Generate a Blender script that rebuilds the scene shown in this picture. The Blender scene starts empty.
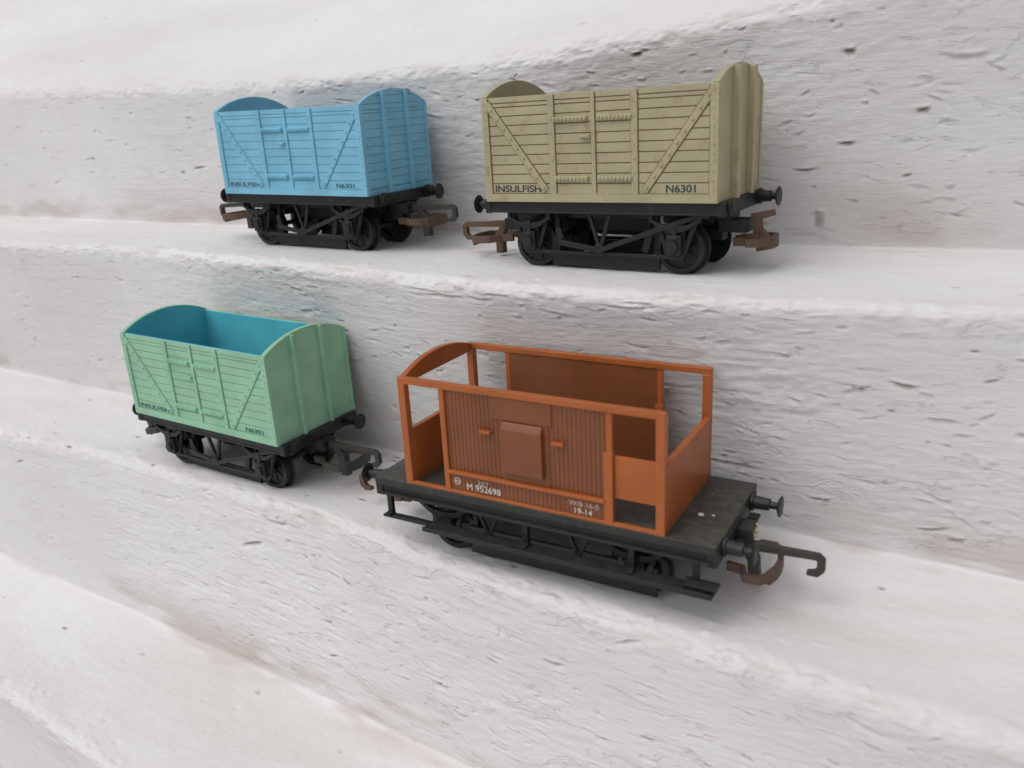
import bpy, bmesh, math, random
import numpy as np
from mathutils import Vector, Matrix, Euler

MM = 0.001            # everything below is written in millimetres
ZO = 230.0            # height of the camera over the lowest floor
R = math.radians
scene = bpy.context.scene
COL = scene.collection

# ------------------------------------------------------------------ materials
def new_mat(name):
    m = bpy.data.materials.new(name); m.use_nodes = True
    nt = m.node_tree
    b = nt.nodes['Principled BSDF']
    return m, nt, b

def N(nt, kind, **kw):
    n = nt.nodes.new(kind)
    for k, v in kw.items():
        setattr(n, k, v)
    return n

def noise(nt, vec, scale, detail=4, rough=.55, dist=0.0):
    n = N(nt, 'ShaderNodeTexNoise')
    n.inputs['Scale'].default_value = scale
    n.inputs['Detail'].default_value = detail
    n.inputs['Roughness'].default_value = rough
    n.inputs['Distortion'].default_value = dist
    nt.links.new(vec, n.inputs['Vector'])
    return n.outputs['Fac']

def ramp(nt, fac, stops):
    r = N(nt, 'ShaderNodeValToRGB')
    el = r.color_ramp.elements
    while len(el) < len(stops): el.new(.5)
    for e, (p, c) in zip(el, stops):
        e.position = p
        e.color = c if len(c) == 4 else (*c, 1)
    nt.links.new(fac, r.inputs['Fac'])
    return r.outputs['Color']

def mix(nt, fac, a, b, mode='MIX'):
    m = N(nt, 'ShaderNodeMix', data_type='RGBA', blend_type=mode)
    for sock, v in ((m.inputs[0], fac), (m.inputs[6], a), (m.inputs[7], b)):
        if isinstance(v, (int, float)): sock.default_value = v
        elif isinstance(v, tuple): sock.default_value = v if len(v) == 4 else (*v, 1)
        else: nt.links.new(v, sock)
    return m.outputs[2]

def bump(nt, b, height, dist, strength=1.0, chain=None):
    n = N(nt, 'ShaderNodeBump')
    n.inputs['Strength'].default_value = strength
    n.inputs['Distance'].default_value = dist * MM
    nt.links.new(height, n.inputs['Height'])
    if chain is not None: nt.links.new(chain, n.inputs['Normal'])
    nt.links.new(n.outputs['Normal'], b.inputs['Normal'])
    return n.outputs['Normal']

def plastic(name, col, dirt=(.25, .2, .14), dirt_amt=.25, rough=.45, transl=0.0, spec=.4, dust=.0, tone=.16):
    m, nt, b = new_mat(name)
    tc = N(nt, 'ShaderNodeTexCoord').outputs['Object']
    big = noise(nt, tc, 90, 5)
    fine = noise(nt, tc, 900, 4, .65)
    f1 = ramp(nt, big, [(.30, (1 - tone,) * 3), (.70, (1 + tone * .4,) * 3)])
    c = mix(nt, 1.0, (*col, 1), f1, 'MULTIPLY')
    d = ramp(nt, noise(nt, tc, 240, 7, .75, .5), [(.55, (0, 0, 0)), (.74, (1, 1, 1))])
    dm = N(nt, 'ShaderNodeMath', operation='MULTIPLY'); dm.inputs[1].default_value = dirt_amt
    nt.links.new(d, dm.inputs[0])
    c = mix(nt, dm.outputs[0], c, (*dirt, 1))
    if dust > 0:
        geo = N(nt, 'ShaderNodeNewGeometry')
        sep = N(nt, 'ShaderNodeSeparateXYZ'); nt.links.new(geo.outputs['Normal'], sep.inputs[0])
        up = N(nt, 'ShaderNodeMapRange'); up.inputs[1].default_value = .3; up.inputs[2].default_value = 1
        up.inputs[3].default_value = 0; up.inputs[4].default_value = dust
        nt.links.new(sep.outputs['Z'], up.inputs[0])
        mm_ = N(nt, 'ShaderNodeMath', operation='MULTIPLY')
        nt.links.new(up.outputs[0], mm_.inputs[0])
        nt.links.new(ramp(nt, noise(nt, tc, 500, 6, .7), [(.35, (.2,) * 3), (.65, (1,) * 3)]), mm_.inputs[1])
        c = mix(nt, mm_.outputs[0], c, (.42, .39, .34, 1))
    nt.links.new(c, b.inputs['Base Color'])
    rr = N(nt, 'ShaderNodeMapRange'); rr.inputs[3].default_value = rough - .1; rr.inputs[4].default_value = rough + .2
    nt.links.new(fine, rr.inputs[0]); nt.links.new(rr.outputs[0], b.inputs['Roughness'])
    b.inputs['Specular IOR Level'].default_value = spec
    bump(nt, b, fine, .05, .5)
    if transl > 0:
        out = nt.nodes['Material Output']
        t = N(nt, 'ShaderNodeBsdfTranslucent'); nt.links.new(c, t.inputs['Color'])
        ms = N(nt, 'ShaderNodeMixShader'); ms.inputs[0].default_value = transl
        nt.links.new(b.outputs[0], ms.inputs[1]); nt.links.new(t.outputs[0], ms.inputs[2])
        nt.links.new(ms.outputs[0], out.inputs['Surface'])
    return m

M = {}
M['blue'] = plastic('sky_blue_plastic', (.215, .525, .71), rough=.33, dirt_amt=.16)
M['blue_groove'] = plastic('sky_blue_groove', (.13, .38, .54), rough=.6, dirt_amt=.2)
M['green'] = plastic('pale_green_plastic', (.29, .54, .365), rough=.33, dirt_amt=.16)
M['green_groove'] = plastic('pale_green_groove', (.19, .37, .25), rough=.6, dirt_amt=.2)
M['teal'] = plastic('teal_blue_inside_plastic', (.10, .51, .62), rough=.36, dirt_amt=.05)
M['beige'] = plastic('drab_beige_plastic', (.42, .375, .235), dirt=(.27, .16, .095), rough=.42, dirt_amt=.65, tone=.14)
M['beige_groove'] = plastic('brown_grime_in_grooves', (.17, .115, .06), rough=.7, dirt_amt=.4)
M['orange'] = plastic('orange_brown_plastic', (.47, .132, .033), dirt=(.2, .08, .04), rough=.28, dirt_amt=.18, transl=.16)
M['brown'] = plastic('shaded_orange_plastic', (.225, .074, .027), dirt=(.13, .06, .035), rough=.28, dirt_amt=.25, transl=.06)  # the frame's plastic again, with the panels' shade put into the colour
M['black'] = plastic('black_plastic', (.013, .014, .0145), dirt=(.065, .058, .048), rough=.42, dirt_amt=.45, dust=.07)
M['tyre'] = plastic('black_wheel', (.014, .014, .015), dirt=(.05, .045, .04), rough=.4, dirt_amt=.4)
M['deck'] = plastic('dusty_black_deck', (.026, .027, .023), dirt=(.11, .10, .08), rough=.45, dirt_amt=.55, dust=.14)
M['rust'] = plastic('rusty_brown_metal', (.115, .072, .048), dirt=(.05, .035, .028), rough=.6, dirt_amt=.8)
M['dark_metal'] = plastic('dark_coupling_metal', (.045, .043, .036), dirt=(.13, .07, .04), rough=.5, dirt_amt=.5)
M['ink'] = plastic('dark_blue_ink', (.02, .035, .06), rough=.6, dirt=(.2, .22, .2), dirt_amt=.35)
M['faint_ink'] = plastic('worn_dark_ink', (.035, .075, .10), rough=.6, dirt=(.16, .3, .3), dirt_amt=.7)
M['white_ink'] = plastic('white_ink', (.72, .70, .64), rough=.6, dirt=(.4, .25, .15), dirt_amt=.5)
M['pink_ink'] = plastic('faded_white_ink', (.52, .36, .32), rough=.6, dirt=(.3, .1, .05), dirt_amt=.6)
M['fleck'] = plastic('white_paint_fleck', (.75, .74, .68), rough=.8)
M['gunk'] = plastic('dried_yellow_glue', (.55, .50, .22), rough=.4)

# white painted masonry
def paint_mat():
    m, nt, b = new_mat('thick_white_masonry_paint')
    tc = N(nt, 'ShaderNodeTexCoord').outputs['Object']
    mp = N(nt, 'ShaderNodeMapping'); mp.inputs['Scale'].default_value = (.35, 1, 1)
    nt.links.new(tc, mp.inputs[0]); st = mp.outputs[0]
    mp2 = N(nt, 'ShaderNodeMapping'); mp2.inputs['Scale'].default_value = (.20, 1, 1)
    nt.links.new(tc, mp2.inputs[0]); st2 = mp2.outputs[0]
    mp3 = N(nt, 'ShaderNodeMapping'); mp3.inputs['Scale'].default_value = (.42, 1, 1.6)
    nt.links.new(tc, mp3.inputs[0]); st3 = mp3.outputs[0]
    base = ramp(nt, noise(nt, st, 28, 5, .6), [(.30, (.70, .682, .675)), (.52, (.75, .742, .738)), (.72, (.79, .785, .78))])
    pink = ramp(nt, noise(nt, st, 14, 6, .7, .6), [(.50, (0,) * 3), (.78, (.55,) * 3)])
    c = mix(nt, pink, base, (.65, .575, .555, 1))
    at = N(nt, 'ShaderNodeAttribute', attribute_name='chip')
    sep = N(nt, 'ShaderNodeSeparateColor'); nt.links.new(at.outputs['Color'], sep.inputs[0])
    # R: bare brown chips, G: grime and darker patches
    c = mix(nt, sep.outputs[1], c, (.52, .45, .42, 1))
    c = mix(nt, sep.outputs[0], c, (.17, .10, .065, 1))
    # dust specks
    v = N(nt, 'ShaderNodeTexVoronoi'); v.inputs['Scale'].default_value = 105
    nt.links.new(st, v.inputs['Vector'])
    sp = ramp(nt, v.outputs['Distance'], [(.035, (1,) * 3), (.075, (0,) * 3)])
    sel = ramp(nt, noise(nt, tc, 60, 3), [(.50, (0,) * 3), (.58, (.8,) * 3)])
    sm = N(nt, 'ShaderNodeMath', operation='MULTIPLY')
    nt.links.new(sp, sm.inputs[0]); nt.links.new(sel, sm.inputs[1])
    c = mix(nt, sm.outputs[0], c, (.22, .19, .16, 1))
    nt.links.new(c, b.inputs['Base Color'])
    b.inputs['Roughness'].default_value = .72
    b.inputs['Specular IOR Level'].default_value = .3
    # layers of paint flaked away in small terraces, on the risers
    fl = ramp(nt, noise(nt, st3, 150, 5, .62, .8), [(.38, (.0,) * 3), (.405, (.8,) * 3), (.60, (.8,) * 3), (.625, (1,) * 3)])
    fm = N(nt, 'ShaderNodeMath', operation='MULTIPLY'); nt.links.new(fl, fm.inputs[0]); nt.links.new(sep.outputs[2], fm.inputs[1])
    n0 = bump(nt, b, fm.outputs[0], .34, .75)
    gr = N(nt, 'ShaderNodeMath', operation='MULTIPLY'); nt.links.new(noise(nt, st2, 900, 5, .65), gr.inputs[0])
    ga = N(nt, 'ShaderNodeMath', operation='MULTIPLY_ADD'); ga.inputs[1].default_value = .55; ga.inputs[2].default_value = .38
    nt.links.new(sep.outputs[2], ga.inputs[0]); nt.links.new(ga.outputs[0], gr.inputs[1])
    n1 = bump(nt, b, gr.outputs[0], .55, .70, n0)
    n2 = bump(nt, b, noise(nt, st, 420, 6, .65, .4), .35, .45, n1)
    bump(nt, b, noise(nt, tc, 1500, 5, .7), .10, .6, n2)
    return m
M['paint'] = paint_mat()

# ------------------------------------------------------------------ mesh helpers
class MB:
    def __init__(self): self.bm = bmesh.new()
    def _faces(self, vs, faces, mi):
        for f in faces:
            try:
                fc = self.bm.faces.new([vs[i] for i in f]); fc.material_index = mi
            except ValueError: pass
    def box(self, x0, x1, y0, y1, z0, z1, mi=0):
        if x0 > x1: x0, x1 = x1, x0
        if y0 > y1: y0, y1 = y1, y0
        if z0 > z1: z0, z1 = z1, z0
        vs = [self.bm.verts.new(p) for p in ((x0,y0,z0),(x1,y0,z0),(x1,y1,z0),(x0,y1,z0),(x0,y0,z1),(x1,y0,z1),(x1,y1,z1),(x0,y1,z1))]
        self._faces(vs, ((0,3,2,1),(4,5,6,7),(0,1,5,4),(1,2,6,5),(2,3,7,6),(3,0,4,7)), mi)
    def prism(self, pts, axis, lo, hi, mi=0):
        """pts 2-D polygon; axis 'x': pts=(y,z); 'y': pts=(x,z); 'z': pts=(x,y)"""
        def P(p, t):
            return {'x': (t, p[0], p[1]), 'y': (p[0], t, p[1]), 'z': (p[0], p[1], t)}[axis]
        a = [self.bm.verts.new(P(p, lo)) for p in pts]; c = [self.bm.verts.new(P(p, hi)) for p in pts]
        n = len(pts)
        fs = [self.bm.faces.new(a), self.bm.faces.new(c[::-1])]
        for i in range(n):
            j = (i + 1) % n
            fs.append(self.bm.faces.new((a[i], c[i], c[j], a[j])))
        for f in fs: f.material_index = mi
    def path(self, pts, w, axis, lo, hi, mi=0):
        """a flat bar of width w following 2-D points, thick from lo to hi along axis"""
        P = [Vector(p) for p in pts]; L = []; Rr = []
        ws = w if isinstance(w, (list, tuple)) else [w] * len(P)
        for i, p in enumerate(P):
            d1 = (P[i] - P[i-1]).normalized() if i else None
            d2 = (P[i+1] - P[i]).normalized() if i < len(P) - 1 else None
            d = ((d1 or d2) + (d2 or d1)).normalized()
            n = Vector((-d.y, d.x))
            k = 1.0
            if d1 and d2: k = 1 / max(.5, n.dot(Vector((-d1.y, d1.x))))
            L.append(p + n * ws[i] * .5 * k); Rr.append(p - n * ws[i] * .5 * k)
        self.prism([tuple(v) for v in L + Rr[::-1]], axis, lo, hi, mi)
    def cyl(self, p0, p1, r0, r1=None, n=20, mi=0):
        r1 = r0 if r1 is None else r1
        p0, p1 = Vector(p0), Vector(p1); d = (p1 - p0).normalized()
        u = d.orthogonal().normalized(); v = d.cross(u)
        a = []; c = []
        for i in range(n):
            t = 2 * math.pi * i / n; o = u * math.cos(t) + v * math.sin(t)
            a.append(self.bm.verts.new(p0 + o * r0)); c.append(self.bm.verts.new(p1 + o * r1))
        self.bm.faces.new(a[::-1]).material_index = mi; self.bm.faces.new(c).material_index = mi
        for i in range(n):
            j = (i + 1) % n
            self.bm.faces.new((a[i], a[j], c[j], c[i])).material_index = mi
    def ring(self, c, ax, ro, ri, h, n=40, mi=0):
        """flat ring about axis y"""
        rows = []
        for r, y in ((ro, -h), (ro, h), (ri, h), (ri, -h)):
            rows.append([self.bm.verts.new((c[0] + r * math.cos(2*math.pi*i/n), c[1] + y, c[2] + r * math.sin(2*math.pi*i/n))) for i in range(n)])
        for k in range(4):
            A, B = rows[k], rows[(k+1) % 4]
            for i in range(n):
                j = (i+1) % n
                self.bm.faces.new((A[i], A[j], B[j], B[i])).material_index = mi
    def ball(self, c, r, sx=1, sy=1, sz=1, mi=0, seg=10):
        g = bmesh.ops.create_uvsphere(self.bm, u_segments=seg, v_segments=max(5, seg // 2), radius=r)
        for v in g['verts']:
            v.co = Vector((v.co.x * sx + c[0], v.co.y * sy + c[1], v.co.z * sz + c[2]))
        for v in g['verts']:
            for f in v.link_faces: f.material_index = mi
    def build(self, name, mats, parent=None, off=(0, 0, 0), bevel=.12, smooth=False):
        bm = self.bm
        bmesh.ops.recalc_face_normals(bm, faces=bm.faces)
        o3 = Vector(off)
        for v in bm.verts: v.co = (v.co + o3) * MM
        me = bpy.data.meshes.new(name); bm.to_mesh(me); bm.free()
        if not isinstance(mats, (list, tuple)): mats = [mats]
        for m in mats: me.materials.append(m)
        me.shade_smooth() if smooth else None
        o = bpy.data.objects.new(name, me); COL.objects.link(o)
        if parent: o.parent = parent
        if bevel:
            bv = o.modifiers.new('bevel', 'BEVEL'); bv.width = bevel * MM; bv.segments = 2
            bv.limit_method = 'ANGLE'; bv.angle_limit = R(40); bv.use_clamp_overlap = True
        return o

def text_obj(body, x0, x1, z, height, y, mat, parent, off, flip=False, bold=.0):
    cu = bpy.data.curves.new('lettering', 'FONT'); cu.body = body; cu.size = 1; cu.extrude = .01; cu.offset = bold
    t = bpy.data.objects.new('lettering', cu); COL.objects.link(t)
    bpy.context.view_layer.update()
    me = bpy.data.meshes.new_from_object(t.evaluated_get(bpy.context.evaluated_depsgraph_get()))
    bpy.data.objects.remove(t)
    a = np.empty(len(me.vertices) * 3); me.vertices.foreach_get('co', a); a = a.reshape(-1, 3)
    mn, mx = a.min(0), a.max(0)
    X = (a[:, 0] - mn[0]) / (mx[0] - mn[0]) * (x1 - x0) + x0
    Z = (a[:, 1] - mn[1]) / (mx[1] - mn[1]) * height + z
    Y = y - (a[:, 2] - mn[2]) / (mx[2] - mn[2]) * .05
    if flip: X, Y = -X, -Y
    out = np.stack([X + off[0], Y + off[1], Z + off[2]], 1) * MM
    me.vertices.foreach_set('co', out.ravel()); me.materials.clear(); me.materials.append(mat); me.update()
    me.name = 'lettering'
    o = bpy.data.objects.new('lettering', me); COL.objects.link(o); o.parent = parent
    return o

def thing(name, pos, rot, h, label, cat, group=None):
    """pos = body origin in camera-centred mm; the Empty sits at wheel-bottom height h below it"""
    e = Euler(tuple(R(a) for a in (rot[1], rot[2], rot[0])), 'XYZ')
    base = Vector(pos) - e.to_matrix() @ Vector((0, 0, h))
    o = bpy.data.objects.new(name, None); COL.objects.link(o)
    o.location = (base + Vector((0, 0, ZO))) * MM
    o.rotation_euler = e
    o.empty_display_size = .01
    o['label'] = label; o['category'] = cat
    if group: o['group'] = group
    return o

# ------------------------------------------------------------------ running gear
def wheel_set(root, off, x, zc):
    ax = MB(); ax.cyl((x, -11.5, zc), (x, 11.5, zc), .8, n=12); ax.build('axle', M['dark_metal'], root, off, 0)
    for s in (-1, 1):
        w = MB(); yc = 8.9 * s
        w.ring((x, yc, zc), 'y', 6.25, 5.0, 1.25, 48)
        w.ring((x, yc - s * 1.35, zc), 'y', 7.0, 5.2, .35, 48)
        w.cyl((x, yc - 1.1, zc), (x, yc + 1.3, zc), 1.6, n=18)
        for k in range(8):
            t = 2 * math.pi * k / 8 + .2
            c, sn = math.cos(t), math.sin(t)
            w.path([(x + c * 1.2, zc + sn * 1.2), (x + c * 5.2, zc + sn * 5.2)], .95, 'y', yc - .6, yc + .6)
        w.cyl((x, yc - .35, zc), (x, yc + .35, zc), 5.3, n=32)
        w.build('wheel', M['tyre'], root, off, .1)

def buffer_part(root, off, s, y, z, x0, x1, headless=False):
    b = MB()
    b.cyl((s * x0, y, z), (s * (x0 + .7), y, z), 2.0, n=20)
    if headless:                     # this buffer has snapped off at the socket
        b.cyl((s * (x0 + .6), y, z), (s * (x0 + 1.1), y, z), 1.5, 1.2, n=16)
        b.build('broken_buffer', M['black'], root, off, .1); return
    b.cyl((s * (x0 + .6), y, z), (s * (x0 + (x1 - x0) * .62), y, z), 1.55, 1.35, n=20)
    b.cyl((s * (x0 + (x1 - x0) * .6), y, z), (s * (x1 - .4), y, z), .85, n=16)
    b.cyl((s * (x1 - .75), y, z), (s * (x1 - .35), y, z), 1.6, 2.4, n=28)
    b.cyl((s * (x1 - .35), y, z), (s * x1, y, z), 2.5, 2.3, n=28)
    b.build('buffer', M['black'], root, off, .1)

def coupling(root, off, s, x0, z, reach, loop_x, mat, hook_mat=None, tilt=0.0, hook=True, loop_w=6.4, drop=-5.0, drop_x=7.5):
    """hinged hook-and-loop coupling; local origin at (s*x0, 0, z), tilt degrees pitches it down"""
    h = MB(); ct, sn = math.cos(R(tilt)), math.sin(R(tilt))
    def T(b):
        for v in b.bm.verts:
            x, zz = v.co.x, v.co.z
            v.co.x, v.co.z = s * (x0 + x * ct + zz * sn), z - x * sn + zz * ct
        return b
    if hook:
        h.path([(1, 0), (reach * .55, .1), (reach - .8, .2), (reach - .1, -.5), (reach - .1, -2.6), (reach - 1.0, -3.7), (reach - 2.9, -3.9)],
               [2.2, 1.6, 1.4, 1.6, 1.6, 1.4, .9], 'y', -.7, .7)
    else:
        h.path([(-1, -3.2), (5.0, -2.6)], 1.8, 'y', -1.6, -.7); h.path([(3.9, 2.2), (4.2, -1.5), (5.2, -6.2)], [2.0, 2.2, 2.6], 'y', -.9, .9); h.path([(2.7, 1.9), (5.2, 2.3), (8.2, 3.0)], [1.8, 1.7, 1.5], 'y', -.95, .85)
    T(h).build('hook', hook_mat or mat, root, off, .15)
    l = MB()
    for sy in (-1, 1):
        l.path([(-1, sy * (loop_w * .55)), (2.5, sy * loop_w * .6), (loop_x * .45, sy * loop_w), (loop_x - 1.6, sy * loop_w), (loop_x + .1, sy * loop_w * .72)], 1.1, 'z', -4.6, -2.6)
    l.path([(loop_x - .2, -loop_w * .76), (loop_x + .7, -loop_w * .35), (loop_x + .9, 0), (loop_x + .7, loop_w * .35), (loop_x - .2, loop_w * .76)], 1.1, 'z', -5.4, -2.4)
    T(l).build('coupling_loop', mat, root, off, .15)
    d = MB(); d.path([(drop_x - 2.2, -.6), (drop_x - .3, -3.0), (drop_x, drop - 3.8)], [1.6, 2.4, 2.4], 'y', -1.1, 1.1)
    T(d).build('coupling_tail', hook_mat or mat, root, off, .15)
    p = MB()
    p.box(s * (x0 - 5), s * (x0 + 2.2), -2.6, 2.6, z - 1.5, z + 1.7)
    p.box(s * (x0 - 7), s * (x0 - 1.5), -3.6, 3.6, z + 1.7, z + 3.3)
    p.box(s * (x0 - 14), s * (x0 - 4), -2.0, 2.0, z - 3.6, z - .8)
    p.build('coupling_pocket', M['black'], root, off, .15)

# ------------------------------------------------------------------ box van
def arch_z(y, H, P, W):          # end outline height at y
    half = W / 2
    rad = (half * half + P * P) / (2 * P)
    return H + P - rad + math.sqrt(max(0, rad * rad - y * y))

def make_van(key, inner, groove, pos, rot, label, couplings, h=18.2, metal='rust'):
    root = thing('toy_van_wagon', pos, rot, h, label, 'toy wagon', 'toy van wagons without roofs')
    off = (0, 0, h)
    L2, H, P, W = 31.8, 25.9, 4.3, 32.0
    mats = [M[key], M[groove], M[inner]]
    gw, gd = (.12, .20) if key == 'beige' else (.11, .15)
    ew, ed = (.10, .15) if key == 'blue' else (.03, .03)
    lv = [1.75, 4.35, 6.75, 9.15, 11.6, 14.0, 16.45, 18.95, 21.25, 23.45, 24.45, H]
    b = MB()
    for s in (-1, 1):
        # side: thin inner plate, groove-coloured backing, planks
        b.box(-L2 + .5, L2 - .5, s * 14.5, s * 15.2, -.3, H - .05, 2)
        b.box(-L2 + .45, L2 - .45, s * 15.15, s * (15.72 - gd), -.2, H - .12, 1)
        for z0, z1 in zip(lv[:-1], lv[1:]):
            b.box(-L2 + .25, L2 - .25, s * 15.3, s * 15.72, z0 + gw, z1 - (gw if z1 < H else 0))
        b.box(-L2, L2, s * 14.9, s * 16.2, -.25, 1.75)            # bottom rim
        # ends
        def outline(yh, top_in, z0, z1=None, n=24):
            pts = []
            ys = [-yh + 2 * yh * i / n for i in range(n + 1)]
            top = [(y, min(arch_z(y, H, P, W) - top_in, z1 if z1 is not None else 1e9)) for y in ys]
            top = [(y, max(z, z0 + .02)) for y, z in top]
            return [(yh, z0), (-yh, z0)][::-1] + top[::-1]
        def clean(pts):
            out = []
            for p in pts:
                if not out or (abs(p[0]-out[-1][0]) + abs(p[1]-out[-1][1])) > .03: out.append(p)
            return out
        xo = s * L2
        b.prism(clean(outline(14.6, .0, -.3)), 'x', s * (L2 - 1.5), s * (L2 - .8), 2)
        b.prism(clean(outline(15.8, .12, -.2)), 'x', s * (L2 - .82), s * (L2 - .12 - ed), 1 if key == 'blue' else 0)
        zl = lv[:-1] + [26.0, 28.3, 30.5]
        for z0, z1 in zip(zl[:-1], zl[1:]):
            lo, hi = z0 + ew, z1 - ew
            # plank clipped by the arch
            pts = []
            n = 40
            for i in range(n + 1):
                y = -15.85 + 31.7 * i / n
                a = arch_z(y, H, P, W) + .02
                if a > lo + .05: pts.append((y, min(a, hi)))
            if len(pts) < 3: continue
            poly = [(pts[0][0], lo)] + pts + [(pts[-1][0], lo)]
            keep = [poly[0]]
            for i in range(1, len(poly) - 1):
                if abs(poly[i][1] - poly[i-1][1]) < 1e-6 and abs(poly[i][1] - poly[i+1][1]) < 1e-6: continue
                keep.append(poly[i])
            keep.append(poly[-1])
            b.prism(keep, 'x', s * (L2 - .6), s * (L2 - .12))
        b.box(s * (L2 - .9), s * (L2 + .15), -16.1, 16.1, -.25, 1.3)
        # rolled edge on the arch
        ap = [(-15.6 + 31.2 * i / 24, arch_z(-15.6 + 31.2 * i / 24, H, P, W) - .25) for i in range(25)]
        b.path(ap, .6, 'x', s * (L2 - 1.45), s * (L2 + .02))
    b.build('body', mats, root, off, .07)
    pp, pw = (1.6, .9) if key == 'beige' else (1.0, .6)
    for s in (-1, 1):
        for y0 in (-5.5, 5.4):                                     # end posts
            r = MB(); zt = arch_z(abs(y0) + .5, H, P, W) - .1
            r.box(s * (L2 - .3), s * (L2 + pp), y0 - pw, y0 + pw, -.2, zt)
            r.build('end_post', M[key], root, off, .18)
        for sy in (-1, 1):                                         # corner straps
            c = MB(); zt = H - .1
            c.box(s * (L2 - 1.9), s * (L2 + .05), sy * 15.6, sy * 16.1, 1.7, zt)
            c.box(s * (L2 - .3), s * (L2 + .12), sy * 14.6, sy * 16.02, 1.25, zt)
            for k in range(12):
                c.ball((s * (L2 - .95), sy * 16.08, 3 + k * 1.95), .28, mi=0, seg=8)
            c.box(s * (L2 - 2.15), s * (L2 - 1.8), sy * 15.6, sy * 15.78, 1.75, zt, 1)
            c.build('corner_strap', [M[key], M[groove]], root, off, .08)
    th, tm = (1.75, M['ink']) if key == 'beige' else (1.35, M['faint_ink'])
    for s in (-1, 1):
        f = s                                # s=-1: the side the camera sees; the far side is turned half round
        def X(x): return x if s < 0 else -x
        d = MB()
        for xc, w in ((-11.1, 1.7), (11.4, 1.7), (.5, 1.1)):
            d.box(X(xc - w / 2), X(xc + w / 2), s * 15.6, s * 16.12, 1.7, 25.75)
            d.box(X(xc - w / 2 - .22), X(xc + w / 2 + .22), s * 15.6, s * 15.78, 1.75, 25.6, 1)
            if w > 1.2:
                for k in range(7):
                    d.ball((X(xc), s * 16.12, 3.4 + k * 3.3), .26, seg=8)
        d.box(X(-10.2), X(10.5), s * 15.6, s * 15.84, 1.75, 2.3)
        door = d.build('door', [M[key], M[groove]], root, off, .1)
        for x0, x1 in ((-10.6, -1.0), (1.6, 10.9)):
            for zc in (19.75, 5.45):
                g = MB(); g.box(X(x0), X(x1), s * 15.6, s * 16.35, zc - .72, zc + .72)
                nb = 9
                for k in range(nb):
                    xx = x0 + (x1 - x0) * (k + .5) / nb
                    g.ball((X(xx), s * 16.3, zc), .52, 1, 1.0, 1.25, seg=10)
                g.build('hinge', M[key], door, off, .2)
        g = MB(); g.box(X(-3.1), X(-.2), s * 15.7, s * 16.9, 15.3, 16.0); g.box(X(-.9), X(-.1), s * 15.7, s * 16.5, 14.9, 16.3)
        g.build('handle', M[key], door, off, .2)
        for (xa, za), (xb, zb) in (((-30.2, 24.6), (-13.4, 2.6)), ((30.9, 25.2), (14.0, 2.6))):
            g = MB(); g.path([(X(xa), za), (X(xb), zb)], 1.7, 'y', s * 15.62, s * 16.06)
            g.path([(X(xa), za), (X(xb), zb)], 2.2, 'y', s * 15.6, s * 15.79, 1)
            dd = Vector((xb - xa, zb - za)); nn = int(dd.length / 2.9)
            for k in range(nn):
                t = (k + .7) / nn
                g.ball((X(xa + dd.x * t), s * 16.06, za + dd.y * t), .42, seg=8)
            g.build('diagonal_brace', [M[key], M[groove]], root, off, .1)
        text_obj('INSULFISH', -29.0, -15.0, 2.2, th, -16.0 + .24, tm, root, off, flip=(s > 0), bold=.012)
        text_obj('N6301', 19.3, 26.6, 2.2, th, -16.0 + .24, tm, root, off, flip=(s > 0), bold=.012)
    # underframe
    u = MB()
    for s in (-1, 1):
        u.box(-33, 33, s * 13.2, s * 14.9, -3.2, -.3)
        u.box(-33, 33, s * 12.6, s * 15.15, -3.3, -2.8)
        u.box(s * 31.4, s * 33.2, -15.1, 15.1, -3.5, -.28)
        u.box(s * 14, s * 27, -5, 5, -6.5, -2.5)
    u.box(-32, 32, -14.2, 14.2, -1.6, -.4)
    u.box(-31, 31, -3.2, -1.6, -4.5, -1.5); u.box(-31, 31, 1.6, 3.2, -4.5, -1.5)
    u.box(-12, 12, -7, 7, -5.5, -1.5)
    u.build('underframe', M['black'], root, off, .12)
    for sx in (-1, 1):
        for sy in (-1, 1):
            g = MB(); xc = sx * 20.5
            g.path([(xc - 5.6, -3), (xc - 2.1, -12.9)], 1.1, 'y', sy * 12.0, sy * 12.8)
            g.path([(xc + 5.6, -3), (xc + 2.1, -12.9)], 1.1, 'y', sy * 12.0, sy * 12.8)
            g.box(xc - 2.4, xc + 2.4, sy * 11.9, sy * 12.9, -13.6, -7)
            g.path([(xc - 6.2, -4.6), (xc - 3.2, -6.3), (xc, -6.9), (xc + 3.2, -6.3), (xc + 6.2, -4.6)], [.7, 1.2, 1.7, 1.2, .7], 'y', sy * 12.9, sy * 14.0)
            g.box(xc - .7, xc + .7, sy * 12.8, sy * 14.2, -8.4, -5.4)
            g.box(xc - 6.6, xc - 5.6, sy * 12.8, sy * 13.9, -5.2, -3); g.box(xc + 5.6, xc + 6.6, sy * 12.8, sy * 13.9, -5.2, -3)
            g.build('axle_guard', M['black'], root, off, .12)
            a = MB(); a.box(xc - 1.9, xc + 1.9, sy * 12.7, sy * 14.4, -12.9, -8.2); a.cyl((xc, sy * 14.3, -10.9), (xc, sy * 15.1, -10.9), 1.35, n=16)
            a.box(xc - 1.2, xc + 1.2, sy * 14.2, sy * 14.8, -9.4, -8.3)
            a.build('axle_box', M['black'], root, off, .2)
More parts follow.
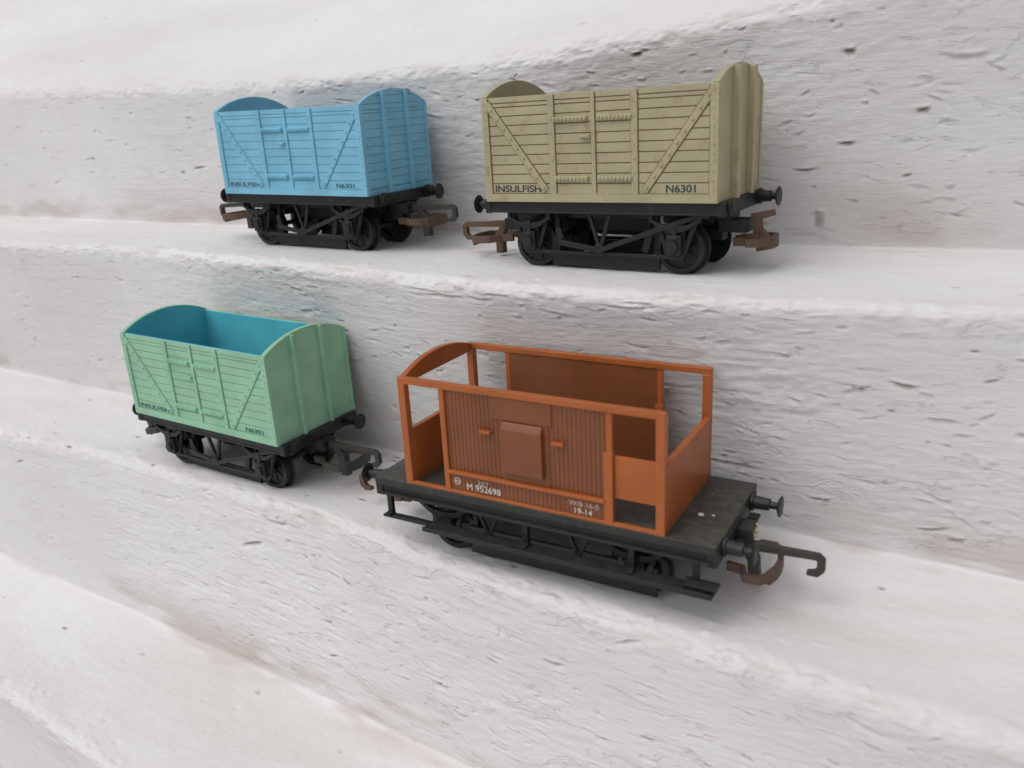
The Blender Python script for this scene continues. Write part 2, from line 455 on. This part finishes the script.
    for sy in (-1, 1):
        g = MB(); g.box(-22.5, 22.5, sy * 12.1, sy * 12.9, -14.2, -13.3); g.build('tie_bar', M['black'], root, off, .12)
        g = MB()
        g.path([(-2.9, -3.2), (-.1, -12.0)], 1.0, 'y', sy * 12.4, sy * 13.2)
        g.path([(3.1, -3.2), (.3, -12.0)], 1.0, 'y', sy * 12.4, sy * 13.2)
        g.cyl((.1, sy * 12.2, -12.0), (.1, sy * 13.9, -12.0), 1.3, n=14)
        g.build('vee_hanger', M['black'], root, off, .12)
        g = MB()
        g.path([(1.0, -12.4), (4, -11.2), (26.2, -3.6), (29.2, -3.3)], [1.1, 1.3, 1.2, 1.3], 'y', sy * 13.4, sy * 14.1)
        g.path([(-11.8, -10.9), (1.5, -12.9)], 1.4, 'y', sy * 12.9, sy * 13.6)
        g.path([(-11.5, -10.4), (-12.4, -7.4)], 1.6, 'y', sy * 11.2, sy * 12.4)
        g.path([(12.0, -13.0), (13.2, -8.4)], 1.8, 'y', sy * 10.9, sy * 12.0)
        g.build('brake_lever', M['black'], root, off, .12)
    for sy in (-1, 1):
        g = MB(); g.box(-15.5, 15.5, sy * 9.7, sy * 10.6, -17.5, -13.9)
        for xa in (-14.6, 13.6): g.box(xa, xa + 1.4, sy * 9.0, sy * 10.2, -14.5, -3)
        g.build('gear_and_shade_slab', M['black'], root, off, .15)
    g = MB(); g.box(-9, 9, -1.2, 1.2, -9.5, -4.4); g.cyl((-8, 3, -8.5), (2, 3, -8.5), 2.6, n=20); g.build('vacuum_cylinder', M['black'], root, off, .15)
    for x in (-20.5, 20.5): wheel_set(root, off, x, -h + 6.25)
    for s in (-1, 1):
        for y in (-11, 11): buffer_part(root, off, s, y, -1.6, 33.2, 38.4, headless=(s > 0 and y < 0))
    for kw in couplings: coupling(root, off, mat=M[metal], **kw)
    return root

ZB = {}
make_van('blue', 'blue', 'blue_groove', (-203.98, 208.04, -24.83), (-.20, .22, .36),
         'sky blue toy wagon at the left of the upper ledge',
         [dict(s=1, x0=33.4, z=-5.6, reach=18.6, loop_x=11.2, tilt=-2, hook_mat=M['dark_metal']), dict(s=-1, x0=33.4, z=-5.4, reach=22, loop_x=15.5, tilt=5, hook_mat=M['dark_metal'])])
make_van('green', 'teal', 'green_groove', (-204.70, 160.18, -87.54), (.11, .43, .50),
         'pale green toy wagon with a bright blue inside, on the lower ledge',
         [dict(s=1, x0=33.4, z=-5.2, reach=20.8, loop_x=12.6, tilt=-2), dict(s=-1, x0=33.4, z=-6.4, reach=19, loop_x=13, tilt=14)], metal='dark_metal')
make_van('beige', 'beige', 'beige_groove', (-94.94, 204.18, -25.19), (-.82, -.33, -.51),
         'drab beige toy wagon with grimy plank grooves, at the right of the upper ledge',
         [dict(s=1, x0=32.4, z=-7.4, reach=8.6, loop_x=7.4, tilt=-2, hook=False, drop=-1.6, drop_x=6.0, loop_w=5.5),
          dict(s=-1, x0=33.4, z=-8.3, reach=18.2, loop_x=12.2, tilt=3, drop=-4.6, drop_x=6)])

# ------------------------------------------------------------------ brake van
def make_brake():
    h = 18.8
    root = thing('toy_brake_van', (-89.82, 156.35, -86.32), (2.47, -.30, -.06), h,
                 'orange brown toy brake van with open ends, right of the green wagon', 'toy wagon')
    off = (0, 0, h)
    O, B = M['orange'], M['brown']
    # planked side panels
    for s in (-1, 1):
        p = MB()
        yi, yo = s * 14.7, s * 15.45
        x0, x1 = -20.6, 20.0
        p.box(x0, x1, yi, s * 15.2, .02, 25.6, 0); p.box(x0 + .1, x1 - .1, s * 15.0, s * 15.38, .06, 5.1, 0)
        n = 38
        for k in range(n):
            a = x0 + (x1 - x0) * k / n; c = x0 + (x1 - x0) * (k + 1) / n
            p.box(a + .05, c - .05, s * 15.1, s * 15.31, 5.4, 25.5, 0)
            p.box(a + .05, c - .05, s * 15.1, s * 15.50, .1, 5.0, 0)
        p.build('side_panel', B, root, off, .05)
        f = MB()
        f.box(-33.1, 32.1, s * 14.4, s * 16.0, 25.35, 26.9)                 # top rail
        for xa, xb in ((-33.1, -31.1), (30.1, 32.1)):                       # corner posts
            f.box(xa, xb, s * 14.1, s * 16.0, -.7, 25.5)
        f.box(-21.7, -20.3, s * 14.6, s * 15.95, -.6, 25.5)
        f.box(18.7, 20.75, s * 14.6, s * (15.95), -.7, 16.6)
        f.box(19.2, 20.6, s * 14.65, s * 15.6, 16.3, 25.5)
        f.box(-32, 31, s * 14.9, s * 15.9, -.65, .7)                        # sill
        f.build('frame', O, root, off, .22)
        f = MB(); f.box(-20.5, 18.9, s * 15.2, s * 16.35, 4.85, 5.75); f.build('waist_rail', O, root, off, .22)
        # lookout ducket
        d = MB()
        d.prism([(s * 15.0, 7.4), (s * 16.7, 7.9), (s * 16.7, 18.3), (s * 15.9, 19.8), (s * 15.0, 19.9)] , 'x', -5.4, 4.7)
        d.box(-8.4, 6.8, s * 15.0, s * 15.62, 19.95, 25.3)
        d.box(-6.6, 5.9, s * 15.0, s * 15.50, 5.7, 19.9)
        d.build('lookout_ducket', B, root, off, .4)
        for xa in (-11.0, 7.0):
            g = MB(); g.box(xa, xa + 2.9, s * 15.3, s * 16.7, 16.4, 17.15); g.build('handrail', O, root, off, .25)
        if s < 0:
            g = MB(); g.box(20.6, 30.3, -14.95, -14.1, 6.0, 15.6); g.build('veranda_gate', O, root, off, .15)
    for s in (-1, 1):
        e = MB(); e.box(s * 31.05, s * 32.05, -14.2, 14.2, -.6, 13.6 if s < 0 else 15.35)
        e.box(s * 30.9, s * 32.35, -14.2, 14.2, (12.9 if s < 0 else 14.8), (13.8 if s < 0 else 15.5))
        e.build('end_wall', O, root, off, .18)
    a = MB(); n = 28; pts = []
    for i in range(n + 1):
        y = -16 + 32 * i / n
        pts.append((y, 26.2 + 3.5 * (1 - (y / 16) ** 2)))
    a.prism([(-14.6, 24.9)] + pts[:0] + [(-16.0, 25.6)] + pts + [(16.0, 25.6), (14.6, 24.9)], 'x', -33.15, -31.6)
    a.build('roof_arch', O, root, off, .2)
    text_obj('20T', -12.9, -9.7, 3.0, 1.15, -15.62, M['pink_ink'], root, off, bold=.01)
    text_obj('M 952698', -15.8, -6.8, 1.35, 1.55, -15.6, M['white_ink'], root, off, bold=.0)
    text_obj('W/B 16-0', 10.3, 17.4, 2.8, 1.25, -15.6, M['pink_ink'], root, off, bold=.01)
    text_obj('19-14', 11.7, 15.8, 1.0, 1.35, -15.6, M['white_ink'], root, off, bold=.0)
    g = MB(); g.ring((-18.4, -15.55, 3.0), 'y', .95, .6, .06, 24); g.box(-19.1, -17.7, -15.62, -15.5, 2.85, 3.15)
    g.build('emblem', M['pink_ink'], root, off, 0)
    # chassis
    u = MB()
    u.box(-42.8, 42.8, -16.2, 16.2, -2.0, -.05)
    u.build('deck', M['deck'], root, off, .2)
    u = MB()
    for s in (-1, 1):
        u.box(-42.4, 42.4, s * 13.6, s * 15.6, -4.0, -1.9)
        u.box(-40.6, 42.0, s * 13.2, s * 16.6, -4.35, -3.75)
        u.box(s * 40.8, s * 42.95, -15.9, 15.9, -4.9, -1.9)
        u.box(s * 16, s * 30, -5, 5, -8, -2)
    u.box(-40, 40, -3.2, -1.4, -5.5, -2); u.box(-40, 40, 1.4, 3.2, -5.5, -2)
    u.box(-12, 12, -8, 8, -7.0, -2)
    u.build('underframe', M['black'], root, off, .15)
    for s in (-1, 1):
        f = MB()
        f.box(-27.5, 43.0, s * 14.6, s * 19.0, -10.5, -9.7)
        f.box(-40.4, -27.6, s * 14.8, s * 16.6, -10.5, -9.7)
        f.box(-27.5, 43.0, s * 18.5, s * 19.05, -10.5, -9.35)
        f.build('footboard', M['black'], root, off, .15)
        for xc in (-39.3, -1.0, 24.6, 38.6):
            g = MB(); g.box(xc - .7, xc + .7, s * 14.6, s * 15.8, -10, -3.8)
            g.box(xc - .9, xc + .9, s * 14.8, s * 17.6, -9.8, -9.2)
            g.build('step_hanger', M['black'], root, off, .12)
        g = MB(); g.box(36.5, 43.6, s * 14.7, s * 18.0, -9.3, -8.6); g.build('end_step', M['black'], root, off, .12)
        for xc in (-11.0, 12.0):
            g = MB()
            g.path([(xc - 2.6, -3.9), (xc - .1, -9.9)], .9, 'y', s * 14.6, s * 15.4)
            g.path([(xc + 2.6, -3.9), (xc + .1, -9.9)], .9, 'y', s * 14.6, s * 15.4)
            g.build('vee_hanger', M['black'], root, off, .12)
        for sx in (-1, 1):
            g = MB(); xc = sx * 24.5
            g.path([(xc - 5.6, -3.8), (xc - 2.1, -13.2)], 1.2, 'y', s * 12.0, s * 12.9)
            g.path([(xc + 5.6, -3.8), (xc + 2.1, -13.2)], 1.2, 'y', s * 12.0, s * 12.9)
            g.box(xc - 2.2, xc + 2.2, s * 12.1, s * 14.1, -13.4, -8.8)
            g.path([(xc - 7, -5.2), (xc - 3.5, -7.3), (xc, -8.0), (xc + 3.5, -7.3), (xc + 7, -5.2)], [.8, 1.3, 1.8, 1.3, .8], 'y', s * 13.0, s * 14.3)
            g.build('axle_guard', M['black'], root, off, .12)
    for sy in (-1, 1):
        g = MB(); g.box(-18.5, 29, sy * 11.0, sy * 11.9, -17.7, -10.6)  # dark slab added to deepen the shade under the footboards
        for xa in (-18, 17): g.box(xa, xa + 1.4, sy * 10.2, sy * 11.2, -11.5, -3)
        g.build('gear_and_shade_slab', M['black'], root, off, .15)
    for x in (-24.5, 24.5): wheel_set(root, off, x, -h + 6.25)
    for s in (-1, 1):
        for y in (-11, 11): buffer_part(root, off, s, y, -2.3, 42.9, 49.6)
    coupling(root, off, 1, 42.8, -7.0, 17.6, 8.2, M['rust'], hook_mat=M['dark_metal'], tilt=-1, loop_w=7.6, drop=-4.0, drop_x=4.0)
    coupling(root, off, -1, 42.8, -7.4, 18.9, 5.2, M['rust'], tilt=8, loop_w=5.0, drop=-3.0, drop_x=4.0)
    g = MB(); g.box(42.5, 46.2, -1.0, 4.2, -6.2, -3.0); g.build('coupling_block', M['black'], root, off, .3)
    g = MB(); g.ball((46.2, 2.0, -4.3), .75, .7, 1.2, .8); g.ball((46.3, .8, -4.9), .5); g.ball((46.1, 2.9, -3.4), .4)
    g.build('dried_glue', M['gunk'], root, off, 0, smooth=True)
    return root
brake = make_brake()

# two flecks of paint lying on the deck
def on_brake(x, y, z):
    bpy.context.view_layer.update()
    return brake.matrix_world @ Vector((x * MM, y * MM, (z + 18.8) * MM))
for (x, y, r, lab) in ((36.0, -4.0, .55, 'larger white paint crumb on the dark deck of the orange brake van'),
                       (38.4, -3.2, .3, 'smaller white paint crumb on the dark deck of the orange brake van')):
    g = MB(); g.ball((0, 0, r * .45), r, 1.25, .9, .55, seg=7)
    rnd = random.Random(int(x * 10))
    for v in g.bm.verts: v.co += Vector((rnd.uniform(-1, 1), rnd.uniform(-1, 1), rnd.uniform(-.4, .4))) * r * .15
    o = g.build('paint_crumb', M['fleck'], None, (0, 0, 0), 0)
    o.location = on_brake(x, y, -.08)
    o['label'] = lab; o['category'] = 'crumb'; o['group'] = 'paint crumbs on the brake van deck'

# ------------------------------------------------------------------ painted stone ledges
def build_ledges():
    rng = np.random.default_rng(7)
    xs = np.concatenate([np.arange(-1800, -1000, 10), np.arange(-1000, -420, 2.5), np.arange(-420, -330, 1.0), np.arange(-330, 60, .36), np.arange(60, 350, 2.0), np.arange(350, 1300, 10)])
    nx = len(xs)
    def lin(pts):
        px, pv = zip(*pts); v = np.interp(xs, px, pv)
        k = np.hanning(41); k /= k.sum()
        return v
    def wob(scale, amp):
        lat = rng.normal(size=int(3200 / scale) + 4)
        t = (xs + 1810) / scale; i = t.astype(int); f = t - i; f = f * f * (3 - 2 * f)
        return amp * (lat[i] * (1 - f) + lat[i + 1] * f)
    one = np.ones(nx)
    zT2 = lin([(-1000, -105.7), (-205, -105.7), (-90, -105.1), (350, -105.0)])
    zT1 = lin([(-1000, -43.0), (-204, -43.03), (-95, -43.4), (350, -43.4)])
    zT3 = one * -167.0
    f1 = lin([(-1000, 176), (-345, 173), (-290, 181), (-192, 174.5), (-106, 169.5), (-60, 171.5), (-28, 176.5), (0, 182), (60, 184), (350, 182)]) + wob(40, .4)
    b1 = lin([(-1000, 228), (-345, 228), (-200, 236), (-55, 238.5), (0, 245), (350, 246)]) + wob(25, .3)
    f2 = lin([(-1000, 139), (-313, 138.5), (-260, 143), (-160, 143), (-95, 137), (-27, 134.5), (350, 136)]) + wob(40, .4)
    b2 = lin([(-1000, 184), (-350, 184), (-45, 188.5), (350, 190)]) + wob(25, .3)
    f3 = lin([(-1000, 96), (-250, 93), (-190, 89), (350, 88)]) + wob(40, .4)
    b3 = lin([(-1000, 140), (-270, 141), (-110, 138.5), (350, 138)]) + wob(25, .3)
    ze = lin([(-1000, 24), (-420, 16.3), (-330, 12.5), (-253, 10.2), (-200, 9.8), (-140, 11), (-82, 15.5), (-52, 18.6), (0, 25), (350, 50)])
    ctrl = [(-1500 * one, -229 * one, 6.0), (102 * one, -229 * one, 2.2), (f3, zT3, 2.2), (b3, zT3, .6), (f2, zT2, 2.4), (b2, zT2, .6),  # unseen floor extended far forward to bounce fill light onto the risers
            (f1, zT1, 2.4), (b1, zT1, .6), (225 * one, ze, 2.4), (300 * one, ze + 62, 1.2), (420 * one, ze + 150, 1.2)]
    Y = []; Z = []; kind = []; sig = []; edge = []
    step = .36
    for i in range(len(ctrl) - 1):
        y0, z0, r0 = ctrl[i]; y1, z1, r1 = ctrl[i + 1]
        ln = float(np.hypot((y1 - y0).mean(), (z1 - z0).mean()))
        st = step if i not in (0, 9) else (3.0 if i == 9 else 8.0)
        n = int(ln / st)
        riser = (i in (1, 3, 5, 7))
        for k in range(n):
            t = k / n
            Y.append(y0 * (1 - t) + y1 * t); Z.append(z0 * (1 - t) + z1 * t)
            kind.append(1.0 if riser else (.3 if i == 8 else 0.0))
            d0, d1 = t * ln, (1 - t) * ln
            sig.append(r0 * math.exp(-(d0 / 7) ** 2) + r1 * math.exp(-(d1 / 7) ** 2) + .3)
            # closeness to a convex edge (crumbly paint)
            c0 = 1 if i in (2, 4, 6, 8) else 0; c1 = 1 if i in (1, 3, 5, 7) else 0
            edge.append(c0 * math.exp(-(d0 / 4) ** 2) + c1 * math.exp(-(d1 / 4) ** 2))
    Y = np.array(Y); Z = np.array(Z); kind = np.array(kind); sig = np.array(sig); edge = np.array(edge)
    ns = len(Y)
    s_len = np.concatenate([[0], np.cumsum(np.hypot(np.diff(Y[:, nx // 2]), np.diff(Z[:, nx // 2])))])
    # smooth along s with a spatially varying kernel
    def smooth(A):
        out = np.empty_like(A)
        for i in range(ns):
            sg = sig[i]; lo = np.searchsorted(s_len, s_len[i] - 3 * sg); hi = np.searchsorted(s_len, s_len[i] + 3 * sg) + 1
            lo = max(0, lo); hi = min(ns, hi)
            w = np.exp(-.5 * ((s_len[lo:hi] - s_len[i]) / sg) ** 2)
            # keep symmetric windows near the ends
            w /= w.sum(); out[i] = w @ A[lo:hi]
        out[0] = A[0]; out[-1] = A[-1]
        return out
    Y, Z = smooth(Y), smooth(Z)
    ks = np.convolve(np.pad(kind, 4, 'edge'), np.ones(9) / 9, 'valid')
    def vn(cx, cs, seed):
        r = np.random.default_rng(seed)
        tx = (xs + 1810) / cx; tsv = s_len / cs
        ix = tx.astype(int); fx = tx - ix; fx = fx * fx * (3 - 2 * fx)
        js = tsv.astype(int); fs = tsv - js; fs = (fs * fs * (3 - 2 * fs))[:, None]
        lat = r.normal(size=(js.max() + 2, ix.max() + 2))
        a = lat[js][:, ix] * (1 - fx) + lat[js][:, ix + 1] * fx
        b = lat[js + 1][:, ix] * (1 - fx) + lat[js + 1][:, ix + 1] * fx
        return a * (1 - fs) + b * fs
    D = vn(70, 30, 1) * .16 + vn(23, 14, 2) * .05
    K = ks[:, None]; E_ = edge[:, None]
    streak = vn(22, .95, 3) * .028 + vn(7, .9, 4) * .036 + vn(60, 2.4, 5) * .03
    rough = vn(6, 2.6, 6) * .05 + vn(1.6, 1.0, 7) * .045 + vn(3.2, 1.5, 16) * .04
    left = np.interp(xs, [-420, -230, -120], [.35, .7, 1.0])
    mask = np.clip(vn(40, 20, 8) * .5 + .75, .25, 1.5) * left[None, :]
    D += K * mask * (streak + rough)
    D += (1 - K) * (vn(9, 6, 9) * .045 + vn(3, 2.2, 10) * .04 + vn(1.3, 1.0, 15) * .022 + vn(30, 2.0, 13) * .012)
    D += E_ * (vn(4, 2.4, 11) * .15 + vn(1.6, 1.0, 12) * .12 + vn(12, 4, 14) * .13)
    chip = np.zeros_like(D); dark_tint = np.zeros_like(D)
    X2 = xs[None, :]; S2 = s_len[:, None]
    def patch(x0, s0, hx, hs):
        a, b = np.searchsorted(xs, (x0 - hx, x0 + hx)); c, d = np.searchsorted(s_len, (s0 - hs, s0 + hs))
        return slice(c, d), slice(a, b)
    seg_starts = {}
    # arclength windows of every riser
    wins = []
    i = 0
    while i < ns:
        if kind[i] == 1.0:
            j = i
            while j < ns and kind[j] == 1.0: j += 1
            wins.append((s_len[i], s_len[j - 1])); i = j
        else: i += 1
    def gouge(x0, s0, L, w, depth, curv, tilt, lip, brown):
        sl = patch(x0, s0, L * 1.6, w * 5 + abs(tilt) * L + abs(curv) * L * L)
        dx = X2[:, sl[1]] - x0; t = (S2[sl[0]] - s0) - tilt * dx - curv * dx * dx
        env = np.exp(-(dx / L) ** 4 * 1.2) * (1 + .25 * np.sin(dx * 2.1 + s0))
        inside = np.where(t < 0, np.exp(-(t / (w * 1.3)) ** 2), np.exp(-(t / (w * .35)) ** 2))
        liph = np.exp(-((t - w * .75) / (w * .45)) ** 2)
        D[sl] += env * (-depth * inside + lip * liph)
        if brown > 0:
            core = np.exp(-(t / (w * .55)) ** 2) * np.exp(-(dx / (L * .75)) ** 4)
            chip[sl] = np.maximum(chip[sl], brown * core)
    for wi, (sa, sb) in enumerate(wins):
        n = 1300
        for _ in range(n):
            x0 = rng.uniform(-980, 330); s0 = rng.uniform(sa + 5, sb - 2)
            # the lowest band of each riser is cleaner
            if s0 - sa < 10 and rng.random() < .6: continue
            if x0 < -230 and rng.random() < .55: continue
            L = rng.lognormal(.12, .5); w = rng.uniform(.28, .6)
            big = rng.random() < .10
            if big: L *= 1.9; w *= 1.5
            depth = rng.uniform(.15, .6) * (1.6 if big else 1)
            brown = rng.uniform(.3, 1) if rng.random() < .14 else 0
            gouge(x0, s0, L, w, depth, rng.normal(0, .02), rng.normal(-.05, .22), rng.uniform(.10, .32), brown)
    # a few long cracks and the edge seam of the upper ledge
    for (x0, wi, fr, L, w, d) in ((-60, 2, .30, 9, .7, .8), (-30, 1, .5, 6, .9, .9), (-150, 2, .2, 12, .6, .6)):
        sa, sb = wins[wi]; gouge(x0, sa + (sb - sa) * fr, L, w, d, 0, -.05, .25, .3)
    # torn-out splinters with the bare brown showing
    for (x0, wi, fr, L, w, d) in ((-118, 1, .38, 2.6, .8, 1.1), (-112, 1, .27, 2.0, .6, .8), (-82, 1, .72, 2.4, .7, 1.0), (-160, 1, .45, 1.6, .5, .7),
                                  (-70, 1, .45, 1.8, .5, .7), (-100, 1, .62, 1.5, .5, .6), (-20, 2, .72, 2.6, .7, .9), (-12, 2, .15, 3.4, .5, .7), (-36, 2, .2, 2.6, .5, .7),
                                  (-100, 3, .93, 1.6, .7, .9), (-45, 3, .80, 1.5, .8, 1.0), (-28, 3, .55, 1.6, .8, 1.0), (-55, 3, .35, 3.2, .4, .6), (-45, 3, .45, 2.2, .5, .7)):
        sa, sb = wins[wi]; gouge(x0, sa + (sb - sa) * fr, L, w, d, .03, rng.normal(0, .12), .35, 1.0)
    # seam of thick paint under the rounded nosing, right part
    for k in range(12):
        x0 = rng.uniform(-140, 120); sb = wins[2][1]
        gouge(x0, sb - rng.uniform(1.5, 5), rng.uniform(3, 9), .5, rng.uniform(.3, .7), rng.normal(0, .01), rng.normal(0, .06), .25, .5 if rng.random() < .2 else 0)
    # lumps of paint on ledge edges, small pits on treads
    tr = [(wins[k][1], wins[k + 1][0]) for k in range(len(wins) - 1)]
    for (sa, sb) in tr:
        for _ in range(150):
            x0 = rng.uniform(-900, 300); s0 = sa + abs(rng.normal(0, 5)); r = rng.uniform(.5, 1.5)
            sl = patch(x0, s0, r * 4, r * 3)
            q = ((X2[:, sl[1]] - x0) / (r * 1.3)) ** 2 + ((S2[sl[0]] - s0) / r) ** 2
            D[sl] += rng.uniform(.1, .55) * np.exp(-q)
        for _ in range(160):
            x0 = rng.uniform(-900, 300); s0 = rng.uniform(sa + 2, sb - 1); r = rng.uniform(.35, .8)
            sl = patch(x0, s0, r * 4, r * 4)
            q = ((X2[:, sl[1]] - x0) / (r * 1.6)) ** 2 + ((S2[sl[0]] - s0) / r) ** 2
            D[sl] -= .3 * np.exp(-q)
            if rng.random() < .35: chip[sl] = np.maximum(chip[sl], rng.uniform(.3, .9) * np.exp(-q * 1.3))
    # rusty knot on the riser just right of the beige wagon's coupling
    sa, sb = wins[3]
    x0, s0 = -51.0, sa + 7.6
    sl = patch(x0, s0, 6, 6)
    q = ((X2[:, sl[1]] - x0) / 1.1) ** 4 + ((S2[sl[0]] - s0) / 1.9) ** 4
    D[sl] += .9 * np.exp(-q); chip[sl] = np.maximum(chip[sl], .55 * np.exp(-q))
    # grime low on the risers and in the corners, in patches
    g = vn(38, 9, 20) + .5 * vn(9, 3, 21)
    for (sa, sb) in wins:
        near = np.exp(-((s_len - sa - 3) / 9.0) ** 2)[:, None]
        dark_tint = np.maximum(dark_tint, near * np.clip(g * .55 + .05, 0, .6))
    dark_tint = np.maximum(dark_tint, E_ * np.clip(vn(8, 2, 22) * .35 - .1, 0, .5))
    for (x0, k, o_, rx, rs, a) in ((-38, 2, 6, 22, 9, .55), (-45, 1, -20, 13, 9, .5), (-30, 1, -28, 18, 5, .35)):  # three placed darker patches near the right-hand wagon ends
        s0 = wins[3][0] + o_ if k == 2 else wins[2][0] + o_
        q = ((X2 - x0) / rx) ** 2 + ((S2 - s0) / rs) ** 2
        dark_tint = np.maximum(dark_tint, a * np.exp(-q) * np.clip(.7 + .4 * g, 0, 1.2))
    # wheels stand on flat spots: calm the treads under the wagons
    for (x0, x1, yc, zt) in ((-245, -55, 206, zT1), (-245, -45, 158, zT2)):
        mk = ((X2 > x0) & (X2 < x1)) & (np.abs(Y - yc) < 13) & (np.abs(Z - zt[None, :]) < 3)
        D = np.where(mk, np.clip(D, -.25, .02), D)
    # displace along the normal
    dY, dZ = np.gradient(Y, axis=0), np.gradient(Z, axis=0)
    ln = np.hypot(dY, dZ) + 1e-9
    Ny, Nz = -dZ / ln, dY / ln
    Y2, Z2 = Y + Ny * D, Z + Nz * D
    co = np.empty((ns, nx, 3)); co[..., 0] = X2; co[..., 1] = Y2; co[..., 2] = Z2 + ZO
    co = co.reshape(-1, 3) * MM
    idx = np.arange(ns * nx).reshape(ns, nx)
    q = np.stack([idx[:-1, :-1], idx[:-1, 1:], idx[1:, 1:], idx[1:, :-1]], -1).reshape(-1, 4)
    me = bpy.data.meshes.new('painted_ledges')
    me.vertices.add(len(co)); me.vertices.foreach_set('co', co.astype(np.float32).ravel())
    me.loops.add(q.size); me.loops.foreach_set('vertex_index', q.astype(np.int32).ravel())
    me.polygons.add(len(q)); me.polygons.foreach_set('loop_start', np.arange(0, q.size, 4, dtype=np.int32))
    me.polygons.foreach_set('loop_total', np.full(len(q), 4, dtype=np.int32))
    me.update(calc_edges=True)
    me.shade_smooth()
    at = me.color_attributes.new('chip', 'FLOAT_COLOR', 'POINT')
    c4 = np.zeros((len(co), 4), np.float32); c4[:, 0] = np.clip(chip.ravel(), 0, 1); c4[:, 1] = np.clip(dark_tint.ravel(), 0, 1); c4[:, 2] = (np.clip(ks, 0, 1)[:, None] * np.clip(left * 1.05, .3, .9)[None, :]).ravel(); c4[:, 3] = 1
    at.data.foreach_set('color', c4.ravel())
    me.materials.append(M['paint'])
    o = bpy.data.objects.new('stone_steps', me); COL.objects.link(o)
    o['kind'] = 'structure'
    o['label'] = 'rough white painted stone steps with chipped risers'
    return o
build_ledges()

# ------------------------------------------------------------------ light
world = bpy.data.worlds.new('World'); scene.world = world; world.use_nodes = True
wn = world.node_tree
bg = wn.nodes['Background']
sky = wn.nodes.new('ShaderNodeTexSky'); sky.sky_type = 'NISHITA'; sky.sun_disc = False
SUN_EL, SUN_AZ = 57.0, -32.0     # azimuth measured from -Y (towards the viewer) to -X
sd = Vector((math.sin(R(SUN_AZ)) * math.cos(R(SUN_EL)), -math.cos(R(SUN_AZ)) * math.cos(R(SUN_EL)), math.sin(R(SUN_EL))))
sky.sun_elevation = R(SUN_EL); sky.sun_rotation = math.atan2(sd.x, sd.y)
sky.air_density = 1.0; sky.dust_density = 4.0; sky.ozone_density = 1.0
hs = wn.nodes.new('ShaderNodeHueSaturation'); hs.inputs['Saturation'].default_value = .12
wn.links.new(sky.outputs[0], hs.inputs['Color']); wn.links.new(hs.outputs[0], bg.inputs['Color'])
bg.inputs['Strength'].default_value = .112
sl = bpy.data.lights.new('overcast_sun', 'SUN'); sl.energy = .80; sl.angle = R(65); sl.color = (1, .985, .96)
so = bpy.data.objects.new('overcast_sun', sl); COL.objects.link(so)
so.rotation_euler = sd.to_track_quat('Z', 'Y').to_euler(); so.location = sd * .8

# ------------------------------------------------------------------ camera
cd = bpy.data.cameras.new('camera'); cam = bpy.data.objects.new('camera', cd); COL.objects.link(cam)
ax = [(0.8474, 0.5281, -0.0544), (-0.1278, 0.3025, 0.9446), (-0.5153, 0.7935, -0.3238)]
r, u, f = (Vector(a).normalized() for a in ax)
mw = Matrix(((r.x, u.x, -f.x, 0), (r.y, u.y, -f.y, 0), (r.z, u.z, -f.z, ZO * MM), (0, 0, 0, 1)))
cam.matrix_world = mw
cd.sensor_width = 36; cd.lens = 830.85 / 1024 * 36
cd.clip_start = .005; cd.clip_end = 20
cd.dof.use_dof = True; cd.dof.focus_distance = .225; cd.dof.aperture_fstop = 20
scene.camera = cam
scene.view_settings.view_transform = 'Standard'; scene.view_settings.look = 'None'
scene.view_settings.exposure = 0.0; scene.view_settings.gamma = 1
